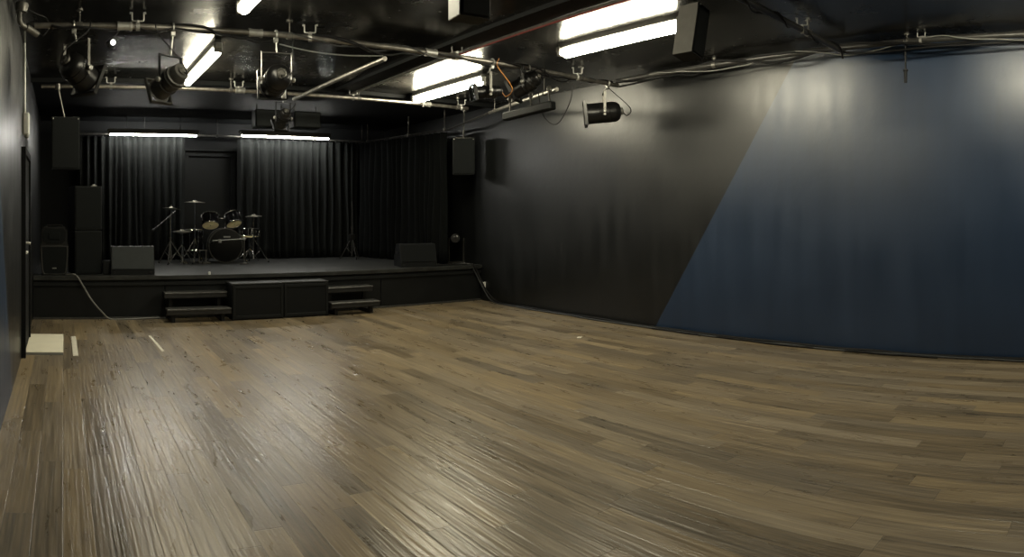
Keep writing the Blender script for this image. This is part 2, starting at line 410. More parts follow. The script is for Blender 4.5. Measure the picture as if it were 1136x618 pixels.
# ------------------------------------------------------------------ curtains, rails, strip lights
def curtain(label, p0, p1, z0, z1, nfold, amp, group, name='stage_curtain', seed=1, mat=None):
    rnd = random.Random(seed)
    p0, p1 = Vector(p0), Vector(p1); dirv = (p1 - p0); Lg = dirv.length; dirv.normalize(); nrm = Vector((dirv.y, -dirv.x, 0))
    ph = [0]; 
    for k in range(nfold): ph.append(ph[-1] + rnd.uniform(.6, 1.4))
    tot = ph[-1]; knots = [q / tot for q in ph]
    am = [rnd.uniform(.55, 1.25) for _ in range(nfold + 1)]
    cols, rows = nfold * 14, 12
    def off(s, h):
        k = 0
        while k < nfold - 1 and s > knots[k + 1]: k += 1
        f = (s - knots[k]) / (knots[k + 1] - knots[k])
        a = amp * (am[k] * (1 - f) + am[k + 1] * f) * (.65 + .35 * (1 - h))
        w = .5 - .5 * cos(2 * pi * f)
        return a * (w ** .8) + .012 * sin(31 * s + 5 * h + seed) * (1 - h) + .01 * sin(9 * h + 13 * s)
    mb = MB(); vs, fs = [], []
    for j in range(rows + 1):
        h = j / rows
        for i in range(cols + 1):
            s = i / cols
            sway = .02 * sin(7 * s * 3 + 2.5 * h + seed) * (1 - h)
            q = p0 + dirv * (s * Lg + sway) + nrm * off(s, h); vs.append((q.x, q.y, z0 + (z1 - z0) * h))
    for j in range(rows):
        for i in range(cols):
            a = j * (cols + 1) + i; fs.append((a, a + 1, a + cols + 2, a + cols + 1))
    mb.add(vs, fs)
    c = (p0 + p1) / 2
    t = Thing(name, label, 'curtain', (c.x, c.y, z0), None, group)
    o = t.part('drape', mb, mat or M_curtain, world=True)
    md = o.modifiers.new('cloth', 'SOLIDIFY'); md.thickness = .006
    n = max(4, nfold)
    for k in range(n):
        q = p0 + dirv * (Lg * (k + .5) / n) + nrm * amp * .5
        mb = MB(); mb.torus((q.x, q.y, z1 + .018), dirv, .022, .005, 10, 5); t.part('curtain_hook', mb, M_darkpipe, world=True)
    return t
YC = 12.42
cx = lambda px: YC * tan((px - X0) / F)
ZT = 2.88
curtain('pleated black stage curtain left of the drum kit', (cx(86), YC, 0), (cx(205), YC, 0), ZS + .015, ZT, 15, .13, 'black stage curtains', seed=3)
curtain('pleated black stage curtain right of the drum kit', (cx(263), YC, 0), (cx(397), YC, 0), ZS + .015, ZT, 17, .13, 'black stage curtains', seed=8)
curtain('black side curtain along the right edge of the stage', (5.80, 12.35, 0), (6.22, 9.75, 0), ZS + .015, 2.86, 16, .11, 'black stage curtains', seed=5, mat=M_sidecloth)
mb = MB(); mb.cyl((cx(80), YC - .06, ZT + .045), (cx(402), YC - .06, ZT + .045), .018, 10)
r_ = Thing('curtain_rail', 'grey curtain rail across the back of the stage', 'rail', ((cx(80) + cx(402)) / 2, YC - .06, ZT + .04))
r_.part('rail', mb, M_dullpipe, world=True)
for px in (84, 160, 240, 320, 400):
    mb = MB(); mb.cyl((cx(px), YC - .06, ZT + .05), (cx(px), YC - .06, ZC), .008, 8); mb.box((cx(px), YC - .06, ZT + .045), (.05, .05, .05), bev=.006); r_.part('hanger', mb, M_darkpipe, world=True)

def strip_light(label, px0, px1, z):
    y = 12.12; x0, x1 = y * tan((px0 - X0) / F), y * tan((px1 - X0) / F)
    t = Thing('strip_light', label, 'light', ((x0 + x1) / 2, y, z), None, 'lit tubes above the stage curtains')
    mb = MB(); mb.box(((x0 + x1) / 2, y, z + .055), (x1 - x0 + .1, .07, .05), bev=.006)
    mb.box(((x0 + x1) / 2, y - .062, z + .040), (x1 - x0 + .06, .008, .085), bev=.002); mb.box(((x0 + x1) / 2, y + .0, z + .083), (x1 - x0 + .06, .13, .008), bev=.002)
    t.part('housing', mb, M_batten, world=True)
    mb = MB(); mb.cyl((x0, y, z), (x1, y, z), .029, 10); t.part('tube', mb, M_strip, world=True)
    for xx in (x0, x1):
        mb = MB(); mb.box((xx, y, z + .012), (.025, .045, .06), bev=.004); t.part('lamp_holder', mb, M_batten, world=True)
    for xx in (x0 + .3, x1 - .3):
        mb = MB(); mb.cyl((xx, y, z + .08), (xx, y, ZC), .006, 6); t.part('hanger', mb, M_darkpipe, world=True)
strip_light('lit strip light over the left stage curtain', 122, 218, PY(170, 149, 12.12).z)
strip_light('lit strip light over the right stage curtain', 268, 364, PY(316, 151.5, 12.12).z)

# ------------------------------------------------------------------ ceiling tube lights
def ceiling_light(label, x, y, ln=1.75):
    zt = 3.13
    t = Thing('ceiling_light', label, 'light', (x, y, zt), None, 'lit tube lights on the ceiling')
    mb = MB(); mb.box((x, y, zt + .085), (.075, ln + .12, .068), bev=.008); t.part('batten', mb, M_batten, world=True)
    mb = MB(); n = 10; prof = []
    r = .052; L2 = ln / 2
    for k in range(7): a = pi / 2 * k / 6; prof.append((-(L2 - r) - r * cos(a) + 0, r * sin(a)))
    for k in range(7): a = pi / 2 * k / 6; prof.append(((L2 - r) + r * sin(a), r * cos(a)))
    mb.lathe(prof, (x, y, zt), (0, 1, 0), 14); t.part('diffuser', mb, M_tubedim if x < 3 else M_tube, world=True)
    for s in (-1, 1):
        mb = MB(); mb.box((x, y + s * (ln / 2 + .04), zt + .03), (.085, .05, .10), bev=.008); mb.box((x, y + s * (ln / 2 + .075), zt + .05), (.07, .02, .05), bev=.004); t.part('end_cap', mb, M_greycast, world=True)
for args in ((1.57, 7.62, 'lit ceiling tube light at upper left near the drum kit side'), (1.455, 4.60, 'lit ceiling tube light at the top edge left of centre'),
             (4.94, 7.75, 'lit ceiling tube light in the centre by the stage right corner'), (4.77, 4.47, 'large lit ceiling tube light at the upper right of centre'),
             (4.85, .85, 'lit ceiling tube light overhead near the blue right wall')):
    ceiling_light(args[2], args[0], args[1], 1.5 if args[1] < 5 else 1.68)

# ------------------------------------------------------------------ lighting pipes
ZP = 3.10
def pipe(label, a, b, r, mat, rods, name='lighting_pipe', couplers=()):
    a, b = Vector(a), Vector(b); t = Thing(name, label, 'pipe', (a + b) / 2, None, 'pipes of the lighting grid')
    mb = MB(); mb.cyl(a, b, r, 14); t.part('tube', mb, mat, world=True)
    d = (b - a).normalized()
    for f in rods:
        q = a.lerp(b, f); mb = MB(); mb.cyl((q.x, q.y, q.z + r * .8), (q.x, q.y, ZC), .007, 6); mb.cyl(q - d * .025, q + d * .025, r + .008, 12); mb.lathe([(0, .03), (.012, .03)], (q.x, q.y, ZC - .012), (0, 0, 1), 12)
        t.part('drop_rod', mb, M_dullpipe, world=True)
    for f in couplers:
        q = a.lerp(b, f); mb = MB(); mb.cyl(q - d * .055, q + d * .055, r + .010, 14); mb.cyl(q - d * .065, q - d * .045, r + .015, 14); mb.cyl(q + d * .045, q + d * .065, r + .015, 14)
        t.part('coupler', mb, M_greycast, world=True)
    return t
Y1, Y2, Y3 = 5.90, 8.65, 2.81
pipe('long grey pipe wrapped with cables across the room, third of the way back', (-.25, Y1, ZP), (6.33, Y1, ZP), .026, M_oldsteel, (.06, .35, .62, .9), couplers=(.12, .30, .58))
pipe('thin pale pipe across the room just in front of the stage', (-.28, Y2, ZP - .01), (5.90, Y2, ZP - .01), .025, M_steel, (.09, .4, .7, .97), couplers=(.42, .88))
pipe('short pale slanting pipe joining the two long cross pipes', PY(326, 110, Y2 - .05), PY(427, 65, Y1 + .05), .025, M_steel, ())
pipe('black pipe along the top of the right wall', (6.36, Y1 + .05, 3.165), (6.36, YF + .1, 3.165), .030, M_darkpipe, (.2, .5, .8))
pipe('dark cross pipe above the blue wall meeting the wall pipe', (3.2, Y3, ZP + .02), (6.34, Y3, ZP + .02), .028, M_darkpipe, (.3, .75))
pipe('pale pipe above the black bar light near the stage right corner', PY(543, 125, 8.55), PY(618, 99, 5.98), .024, M_steel, (.1, .85))
rr = Thing('side_rail', 'dark rail carrying the side curtain at the right end of the stage', 'rail', (6.1, 10.8, 3.0))
mb = MB(); mb.cyl((5.80, 12.4, 2.90), (6.22, 9.7, 2.90), .016, 10); mb.cyl((6.22, 9.7, 2.9), (6.24, 8.5, 3.05), .016, 10); rr.part('rail', mb, M_darkpipe, world=True)
for q in ((5.85, 12.1), (6.05, 10.8), (6.2, 9.8)):
    mb = MB(); mb.cyl((q[0], q[1], 2.91), (q[0], q[1], ZC), .007, 6); mb.box((q[0], q[1], 2.905), (.05, .05, .05), bev=.006); rr.part('hanger', mb, M_dullpipe, world=True)

# loose empty hook clamps on the pipes
def hook_clamp(label, q, ax=(1, 0, 0), s=1.0, up=1):
    q = Vector(q); ax = Vector(ax).normalized()
    t = Thing('hook_clamp', label, 'clamp', q, None, 'empty clamps on the pipes')
    mb = MB(); mb.cyl(q - ax * .022 * s, q + ax * .022 * s, .036, 12); mb.box(q + Vector((0, 0, up * .045 * s)), (.035 * s, .035 * s, .05 * s), bev=.004); t.part('saddle', mb, M_greycast, world=True)
    for sg in (-1, 1):
        mb = MB(); z = up * s
        mb.tube(spline([q + Vector((0, 0, .06 * z)), q + ax * sg * .05 * s + Vector((0, 0, .062 * z)), q + ax * sg * .064 * s + Vector((0, 0, .075 * z)), q + ax * sg * .066 * s + Vector((0, 0, .15 * z))], 4), .009 * s, 8)
        mb.cyl(q + ax * sg * .060 * s + Vector((0, 0, .145 * z)), q + ax * sg * .09 * s + Vector((0, 0, .150 * z)), .013 * s, 8)
        t.part('prong', mb, M_greycast, world=True)
for px, y, lab in ((153, Y1, 'empty two-pronged clamp on the cable-wrapped pipe above the left wall lamps'), (344, Y1, 'empty two-pronged clamp on the cable-wrapped pipe right of centre lamp'),
                   (507, Y1, 'empty two-pronged clamp on the cable-wrapped pipe beside the central lit tube'), (641, Y1, 'empty two-pronged clamp on the cable-wrapped pipe near the right wall'),
                   (123, Y2, 'empty clamp on the thin pale pipe, leftmost of its clamps'), (265, Y2, 'empty clamp on the thin pale pipe left of the round-backed lamp'),
                   (392, Y2, 'empty clamp on the thin pale pipe right of the slanting pipe'), (512, Y2, 'empty clamp at the right end of the thin pale pipe')):
    hook_clamp(lab, (y * tan((px - X0) / F), y, ZP - (.01 if y == Y2 else 0)), (cos((px - X0) / F), -sin((px - X0) / F), 0), .8)
for px, lab in ((890, 'pale clamp on the dark cross pipe above the blue wall'),):
    hook_clamp(lab, (Y3 * tan((px - X0) / F), Y3, ZP + .02), (cos(1.1), -sin(1.1), 0), .7)
hook_clamp('pale clamp on the wall pipe above the hanging black rod', (6.36, 6.36 / tan((1022 - X0) / F), 3.165), (0, 1, 0), .6)

# ------------------------------------------------------------------ theatre lamps
def par_can(label, c, aim, r, ln, hang, mat=M_canblack, style='round', flange=True, yoke_mat=M_dullpipe, name='stage_lamp', cable=M_cable):
    """c: body centre, aim: beam direction, hang: pipe point straight above"""
    c = Vector(c); aim = Vector(aim).normalized(); hang = Vector(hang)
    t = Thing(name, label, 'stage light', hang, None, 'theatre lamps on the pipes')
    rear = c - aim * ln / 2
    if style == 'round': prof = [(0, .01), (.008, r * .42), (r * .18, r * .72), (r * .42, r * .92), (r * .7, r), (ln * .95, r), (ln, r * 1.02)]
    else: prof = [(0, r * .72), (.01, r * .80), (ln * .22, r * .86), (ln * .24, r * 1.0), (ln * .5, r * 1.0), (ln * .52, r * .94), (ln * .97, r * .94), (ln, r * .98)]
    mb = MB(); mb.lathe(prof, rear, aim, 28)
    for q in (.35, .62): mb.torus(rear + aim * ln * q, aim, r * 1.0, .006, 28, 6)
    body = t.part('body', mb, mat, world=True)
    mb = MB(); mb.lathe([(-.02, r * .16), (.0, r * .36), (.014, r * .36), (.02, r * .30)], rear - aim * .006, aim, 18); mb.torus(rear - aim * .012, aim, r * .36, .006, 20, 6)
    t.part('rear_cap', mb, M_dullpipe, body, world=True)
    fr = c + aim * ln / 2
    u = aim.cross(Vector((0, 0, 1))).normalized(); w = u.cross(aim)
    R = Matrix((u, aim, w)).transposed()
    if flange:
        mb = MB(); h = r * 1.14
        for sx, sz, dx, dz in ((-1, 0, .012, 2 * h), (1, 0, .012, 2 * h), (0, -1, 2 * h, .012), (0, 1, 2 * h, .012)):
            mb.box(fr + u * sx * h + w * sz * h + aim * .015, (dx, .035, dz), R)
        mb.lathe([(0, r * 1.03), (.006, h * 1.0), (.012, r * 1.03)], fr - aim * .004, aim, 28)
        t.part('colour_frame', mb, mat, world=True)
    mb = MB(); mb.lathe([(0, r * .93), (.008, r * .6), (.014, .01)], fr - aim * .002, aim, 24); t.part('lens', mb, M_lens, world=True)
    # yoke: two flat arms and a bridge
    hz = Vector((u.x, u.y, 0)).normalized()
    top = Vector((hang.x, hang.y, max(c.z + r + .05, min(hang.z - .09, c.z + r + .12))))
    mb = MB()
    Rz = Matrix((hz, Vector((-hz.y, hz.x, 0)), Vector((0, 0, 1)))).transposed()
    for sg in (-1, 1):
        p = c + hz * sg * (r + .022)
        zt = top.z
        mb.box((p.x, p.y, (p.z + zt) / 2 - .02), (.006, .03, zt - p.z + .06), Rz); mb.cyl(p - hz * sg * .03, p + hz * sg * .02, .016, 10)
    p = Vector((c.x, c.y, top.z)); mb.box(p, (2 * (r + .025), .03, .006), Rz)
    yk = t.part('yoke', mb, yoke_mat, world=True)
    for sg in (-1, 1):
        mb = MB(); mb.lathe([(0, .022), (.02, .024), (.028, .012)], c + hz * sg * (r + .028), hz * sg, 10); t.part('tilt_knob', mb, M_greycast, yk, world=True)
    mb = MB(); mb.cyl((p.x, p.y, p.z), (hang.x, hang.y, hang.z - .03), .010, 8); mb.torus(hang, (1, 0, 0), .036, .010, 14, 6); mb.box(hang + Vector((0, .0, -.05)), (.04, .03, .045), bev=.004)
    t.part('hook', mb, M_greycast, world=True)
    if cable:
        mb = MB(); s = random.choice((-1, 1))
        mb.tube(spline([rear - aim * .01, rear - aim * .07 + Vector((0, 0, -.06)), rear - aim * .10 + hz * s * .09 + Vector((0, 0, .02)), Vector((hang.x, hang.y, hang.z)) + hz * s * .16 + Vector((0, 0, -.08)), hang + hz * s * .20 + Vector((0, 0, .0))], 7), .006, 6)
        t.part('power_lead', mb, cable, world=True)
    return t
hp_ = lambda px, Y=Y1, z=ZP: Vector((Y * tan((px - X0) / F), Y, z))
par_can('big round black lamp at far left of the cable-wrapped pipe', PY(85, 78, Y1), (.75, .75, -.55), .125, .30, hp_(82))
par_can('grey square-backed lamp hanging left of the lit tube', PY(189, 90, Y1), (-.5, .85, -.4), .10, .34, hp_(192), M_lampgrey, 'step', yoke_mat=M_canblack)
par_can('round-backed black lamp with rings in the middle of the cable-wrapped pipe', PY(307, 88, Y1), (.07, .99, -.10), .120, .34, hp_(306), M_canblack, 'round')
par_can('small black lamp with pale rear ring right of the central lit tube', PY(541, 102, Y1), (-.97, .25, -.12), .072, .30, hp_(546), M_canblack, 'step', cable=M_orange)
par_can('dark lamp hanging between the small ringed lamp and right wall lamp', PY(584, 93, Y1), (-.5, .8, -.5), .105, .32, hp_(586), M_canblack, 'step', yoke_mat=M_canblack)
par_can('black cylindrical lamp hanging side-on before the right wall', PY(670, 125, Y1), (-.74, .66, -.10), .128, .44, hp_(674), M_canblack, 'round')
par_can('small black lamp hanging from the thin pale pipe over the drums', PY(314, 131, Y2), (-.1, .8, -.6), .085, .26, hp_(314, Y2, ZP - .01), M_canblack, 'step', yoke_mat=M_canblack)

# small lit spot
q = PY(124, 47.5, Y1 + .12)
t = Thing('pin_spot', 'tiny lit spotlight under the cable-wrapped pipe at left', 'stage light', q)
mb = MB(); mb.lathe([(0, .01), (.03, .035), (.08, .045), (.085, .040), (.04, .03)], q + Vector((-.05, .05, .0)), (.65, -.7, -.15), 16); t.part('shade', mb, M_canblack, world=True)
mb = MB(); mb.lathe([(-.024, .006), (-.017, .017), (0, .024), (.017, .017), (.024, .006)], q + Vector((.01, -.015, 0)), (0, 0, 1), 14); t.part('bulb', mb, M_bulb, world=True)
mb = MB(); mb.tube(spline([q + Vector((-.05, .05, .02)), q + Vector((.03, 0, .06)), q + Vector((.08, -.06, .12)), Vector((q.x + .1, Y1, ZP - .02))], 5), .005, 6); t.part('stem', mb, M_dullpipe, world=True)

# black bar light under the pale pipe on stage right
a, b = PY(560, 130, 6.8), PY(614, 116.5, 5.98)
t = Thing('bar_light', 'long black bar light hanging below the pale pipe near the stage right corner', 'stage light', (a + b) / 2)
d = (b - a).normalized(); u = Vector((d.y, -d.x, 0)).normalized(); w = u.cross(d); R = Matrix((u, d, w)).transposed()
mb = MB(); mb.box((a + b) / 2, (.11, (b - a).length, .10), R, bev=.015); t.part('housing', mb, M_tolex, world=True)
mb = MB(); mb.box((a + b) / 2 - u * .056, (.012, (b - a).length * .96, .08), R, bev=.003); t.part('lens_strip', mb, M_lens, world=True)
for f in (.12, .55, .92):
    p = a.lerp(b, f); mb = MB(); mb.box(p + Vector((0, 0, .11)), (.03, .012, .22), R); mb.torus(p + Vector((0, 0, .2)), d, .034, .010, 12, 6); t.part('hanging_bracket', mb, M_dullpipe, world=True)
mb = MB(); p = a.lerp(b, .7); mb.tube(spline([p + Vector((0, 0, .2)), p + u * -.10 + Vector((0, 0, -.08)), p + u * -.06 + d * .25 + Vector((0, 0, -.22)), p + d * .5 + Vector((0, 0, -.02)), p + d * .55 + Vector((0, 0, .2))], 7), .006, 6); t.part('cable_loop', mb, M_cable, world=True)

# ------------------------------------------------------------------ hanging speakers
def hung_speaker(label, c, size, rot, pipe_pt, mat=M_tolex, gmat=M_grille, name='hanging_speaker', side=None, taper=.36):
    c = Vector(c); w, d, h = size
    t = Thing(name, label, 'speaker', c - Vector((0, 0, h / 2)), rot, 'speakers hung from above')
    z0 = h / 2
    mb = MB(); mb.prism([(-w / 2, -d / 2, 0), (w / 2, -d / 2, 0), (w * taper, d / 2, 0), (-w * taper, d / 2, 0)], (0, 0, h)); cab = t.part('cabinet', mb, mat)
    mb = MB(); mb.box((0, -d / 2 - .006, z0), (w * .95, .016, h * .96), bev=.005); t.part('grille', mb, gmat)
    for x in (-1, 1):
        mb = MB(); mb.box((x * w * .44, -d / 2 - .016, h * .96), (.015, .006, .015), bev=.002); t.part('corner_screw', mb, M_greycast, cab)
    if side: mb = MB(); mb.box((-w / 2 - .003, 0, z0), (.008, d * .99, h * .995), bev=.002); t.part('side_panel', mb, side)
    pp = t.inv @ Vector(pipe_pt)
    mb = MB(); mb.box((0, 0, h + .012), (w * .7, .05, .012), bev=.003); mb.box((-w * .33, 0, h + .0), (.012, .05, .05)); mb.box((w * .33, 0, h + .0), (.012, .05, .05))
    mb.cyl((0, 0, h + .01), (pp.x, pp.y, pp.z), .012, 8); mb.cyl((pp.x, pp.y, pp.z - .04), (pp.x, pp.y, pp.z + .03), .038, 12)
    t.part('hanging_bracket', mb, M_dullpipe)
    return t
lc = PY(71.5, 160, Y2 + .02)
hung_speaker('black speaker hung at the far left above the stage tower', lc, (.36, .30, .66), rotz(.10), (PY(64, 96, Y2).x, Y2, ZP - .01), gmat=M_grille)
rc = PY(514, 174, 9.35)
hung_speaker('black speaker hung above the stage beside the side curtain', rc, (.36, .28, .60), rotz(-.55), (rc.x + .02, rc.y, ZC - .03), gmat=M_grille)
hb = PY(511, 130, 9.35)
# big black speaker by the right tube, its lit side painted in as grey
sc_ = PY(763, 34, 3.25)
R = rotz(.0) @ Matrix.Rotation(.22, 3, 'Y')
hung_speaker('tilted black speaker, lit side coloured grey, hung at the end of the right lit tube', sc_, (.15, .19, .42), R, (sc_.x + .08, sc_.y, ZC - .03), side=M_greypanel, taper=.5)
sc_ = PY(521, -10, Y3 + .08)
hung_speaker('black box speaker with white side at the top edge of the photo', sc_, (.17, .13, .30), rotz(-.12), (sc_.x, sc_.y, ZC - .03), side=M_whiteplas, taper=.5)

# two dark boxes hung high over the drums
for px0, px1, y0, y1, lab in ((281, 316, 123, 142, 'left dark box hung high above the drum kit'), (323, 354, 125, 143, 'right dark box hung high above the drum kit')):
    Yb = 10.5; p = PY((px0 + px1) / 2, (y0 + y1) / 2, Yb); wd = (px1 - px0) / F * Yb / cos(.33); ht = (y1 - y0) / F * Yb / cos(.33)
    t = Thing('hung_cabinet', lab, 'speaker', p - Vector((0, 0, ht / 2)), rotz(-.05), 'dark boxes above the drums')
    mb = MB(); mb.box((0, 0, ht / 2), (wd, .28, ht), bev=.012); t.part('cabinet', mb, M_tolex)
    mb = MB(); mb.box((0, -.143, ht / 2), (wd * .93, .012, ht * .86), bev=.004); t.part('grille', mb, M_greygrille)
    for x in (-.4, .4):
        mb = MB(); mb.cyl((x * wd, 0, ht), (x * wd, 0, ZC - p.z + ht / 2), .008, 6); t.part('hanger', mb, M_darkpipe)

# ------------------------------------------------------------------ gear on the stage
def wedge(label, c, w, d, h, rz, gm):
    t = Thing('wedge_monitor', label, 'speaker', c, rotz(rz), 'wedge monitors on the stage edge')
    prof = [(-d / 2, .0), (-d / 2, .07), (-d / 2 + .10, h), (d / 2 - .12, h), (d / 2, h * .45), (d / 2, 0)]
    mb = MB(); mb.prism([(-w / 2, y, z) for y, z in prof], (w, 0, 0)); cab = t.part('cabinet', mb, M_tolex, smooth=False)
    y0, z0, y1, z1 = -d / 2, .075, -d / 2 + .10, h - .004
    ang = atan2(y1 - y0, z1 - z0)
    mb = MB(); mb.box(((y0 + y1) / 2 * 0, (y0 + y1) / 2 - .007, (z0 + z1) / 2), (w * .965, .014, sqrt((y1 - y0) ** 2 + (z1 - z0) ** 2) * .965), Matrix.Rotation(-ang, 3, 'X'), bev=.004)
    t.part('grille', mb, gm)
    for s in (-1, 1):
        mb = MB(); mb.box((s * (w / 2 + .002), .02, h * .6), (.008, .13, .05), bev=.003); t.part('side_handle', mb, M_plastic, cab)
        mb = MB(); mb.box((s * w * .42, -d / 2 - .002, .03), (.03, .01, .03), bev=.003); t.part('corner_foot', mb, M_plastic, cab)
    return t
p = PZ(147, 304, ZS); wedge('grey-fronted wedge monitor on the stage edge left of the drums', (p.x, YS + .32, ZS), .615, .42, .395, -.05, M_greygrille)
p = PZ(449, 293, ZS); wedge('dark wedge monitor on the stage edge at right', (p.x - .05, YS + .34, ZS), .61, .42, .37, -.22, M_grille)

# tall two-box speaker tower on the left of the stage
tx0, tx1 = PY(77, 300, YS + .2).x, PY(112, 300, YS + .2).x
for k, (z0, h, lab) in enumerate(((ZS, .625, 'lower black cabinet of the speaker tower at the left end of the stage'), (ZS + .627, .63, 'upper black cabinet of the speaker tower at the left end of the stage'))):
    t = Thing('speaker_cabinet', lab, 'speaker', ((tx0 + tx1) / 2, YS + .42, z0), rotz(.22), 'cabinets of the speaker tower')
    w = .40
    mb = MB(); mb.box((0, 0, h / 2), (w, .42, h - .004), bev=.010); cab = t.part('cabinet', mb, M_tolex)
    mb = MB(); mb.box((.0, -.213, h / 2), (w * .92, .012, h * .93), bev=.004); t.part('grille', mb, M_grille)
    mb = MB(); mb.box((.203, 0, h * .6), (.008, .16, .06), bev=.003); t.part('side_handle', mb, M_plastic, cab)
    if k:
        mb = MB(); mb.cyl((.12, -.05, h), (.12, -.05, h + .03), .02, 10); mb.box((.12, -.05, h + .006), (.08, .08, .012), bev=.003); t.part('top_fitting', mb, M_greycast, cab)

# moulded PA speaker
p = PZ(60, 306, ZS)
t = Thing('pa_speaker', 'moulded black speaker with rounded grille at far left of the stage', 'speaker', (p.x, YS + .24, ZS), rotz(.02))
w, h, d = .40, .675, .34
def hexa(sc, y0, y1):
    P = [(-.36, 0), (.36, 0), (.44, .06), (.50, .42), (.50, .62), (.46, .66), (.44, .72), (.45, .92), (.36, 1.0), (-.36, 1.0), (-.45, .92), (-.44, .72), (-.46, .66), (-.50, .62), (-.50, .42), (-.44, .06)]
    return [(x * w * sc, y0, h / 2 + (z - .5) * h * sc) for x, z in P]
mb = MB(); mb.prism(hexa(1, -d / 2 + .03, 0), (0, d * .55, 0)); mb.prism(hexa(.88, d * .2, 0), (0, d * .3, 0)); cab = t.part('cabinet', mb, M_plastic)
mb = MB()
ring = [Vector((x * w * .93, -d / 2 + .022, z * h)) for x, z in ((-.34, .03), (.34, .03), (.43, .09), (.48, .42), (.48, .575), (.44, .60), (-.44, .60), (-.48, .575), (-.48, .42), (-.43, .09))]
mb.tube(spline(ring + [ring[0]], 4)[:-1], .007, 6, closed=True); t.part('grille_rim', mb, M_lampgrey, cab)
mb = MB(); mb.prism([(x * w * .90, -d / 2 + .03, z * h) for x, z in ((-.34, .035), (.34, .035), (.43, .095), (.47, .42), (.47, .585), (-.47, .585), (-.47, .42), (-.43, .095))], (0, -.012, 0)); g = t.part('woofer_grille', mb, M_grille)
mb = MB(); mb.box((0, -d / 2 + .016, .10), (.06, .006, .014), bev=.002); t.part('badge', mb, M_greycast, g)
mb = MB(); mb.prism([(x * w, -d / 2 + .03, z * h) for x, z in ((-.28, .66), (.28, .66), (.38, .72), (.40, .90), (.32, .965), (-.32, .965), (-.40, .90), (-.38, .72))], (0, -.010, 0)); mb.box((0, -d / 2 + .018, .81 * h), (.16, .02, .10), bev=.008); t.part('horn', mb, M_grille)
mb = MB(); mb.tube(spline([(-.11, -.02, h - .005), (-.10, -.02, h + .02), (.10, -.02, h + .02), (.11, -.02, h - .005)], 4), .012, 8); t.part('top_handle', mb, M_plastic, cab)

# little black box beside the tower
p = PZ(116, 304, ZS)
single('small_amplifier', MB().box((p.x + .03, YS + .28, ZS + .095), (.13, .16, .19), bev=.012), M_tolex, 'small black box between the speaker tower and wedge monitor', 'box')

# ------------------------------------------------------------------ drum kit
YD = 11.55
def dpx(px, py, dy=0): return PY(px, py, YD + dy)
def drum(name, label, c, ax, r, ln, front_mat, back_mat, lugs=8, group=None):
    """c: centre of the back head; ax: axis towards the front head"""
    c = Vector(c); ax = Vector(ax).normalized(); t = Thing(name, label, 'drum', c, None, group)
    u = ax.orthogonal().normalized(); w = ax.cross(u)
    mb = MB(); mb.lathe([(0, r * .965), (0, r), (ln, r), (ln, r * .965), (0, r * .965)], c, ax, 36, cap=False); sh = t.part('shell', mb, M_drumshell, world=True)
    mb = MB(); mb.lathe([(ln, r * 1.0), (ln + .004, r * .98), (ln + .006, .01)], c, ax, 36, cap=False); t.part('front_head', mb, front_mat, world=True)
    mb = MB(); mb.lathe([(-.006, .01), (-.004, r * .98), (0, r)], c, ax, 36, cap=False); t.part('rear_head', mb, back_mat, world=True)
    for q in (0.0, ln):
        mb = MB(); mb.torus(c + ax * q, ax, r + .008, .010, 36, 6); t.part('hoop', mb, M_chrome if name != 'bass_drum' else M_lampgrey, world=True)
    for k in range(lugs):
        a = 2 * pi * (k + .5) / lugs; e = u * cos(a) + w * sin(a); mb = MB()
        mb.cyl(c + e * (r + .012), c + ax * ln + e * (r + .012), .0045, 6); mb.cyl(c + ax * ln * .3 + e * (r + .008), c + ax * ln * .7 + e * (r + .008), .011, 8)
        t.part('lug', mb, M_chrome, sh, world=True)
    return t, sh
def tripod(t, base, r, hgt, legs=3, a0=.4, top=None, mat=M_chrome, col=None):
    base = Vector(base)
    mb = MB(); mb.cyl(base + Vector((0, 0, .05)), base + Vector((0, 0, hgt * .55)), .0125, 10); mb.cyl(base + Vector((0, 0, hgt * .5)), base + Vector((0, 0, hgt)), .009, 10)
    mb.cyl(base + Vector((0, 0, hgt * .52)), base + Vector((0, 0, hgt * .57)), .020, 10); t.part('pole', mb, mat, world=True)
    hz = min(.42, hgt * .5)
    for k in range(legs):
        a = a0 + 2 * pi * k / legs; e = Vector((cos(a), sin(a), 0))
        mb = MB(); mb.tube([base + Vector((0, 0, hz)), base + e * r * .3 + Vector((0, 0, hz * .72)), base + e * r + Vector((0, 0, .014))], .0085, 8); 
        lg = t.part('leg', mb, mat, world=True)
        mb = MB(); mb.cyl(base + Vector((0, 0, .10)), base + e * r * .48 + Vector((0, 0, hz * .52)), .005, 6); t.part('leg_brace', mb, mat, lg, world=True)
        mb = MB(); mb.cyl(base + e * r * .97 + Vector((0, 0, .0)), base + e * r * 1.02 + Vector((0, 0, .03)), .013, 8); t.part('rubber_foot', mb, M_plastic, lg, world=True)
def cymbal(t, c, r, tilt, name='cymbal', bell=True):
    c = Vector(c); ax = Vector(tilt).normalized()
    mb = MB(); mb.lathe([(-.010, r), (-.008, r), (.004, r * .55), (.010, r * .24), (.026, r * .17), (.030, .02), (.028, .01), (.008, r * .22), (.0, r * .55), (-.012, r)], c, ax, 36)
    o = t.part(name, mb, M_brass, world=True)
    mb = MB(); mb.cyl(c + ax * .028, c + ax * .06, .008, 8); mb.lathe([(0, .018), (.01, .018)], c + ax * .03, ax, 10); t.part('wing_nut', mb, M_chrome, o, world=True)

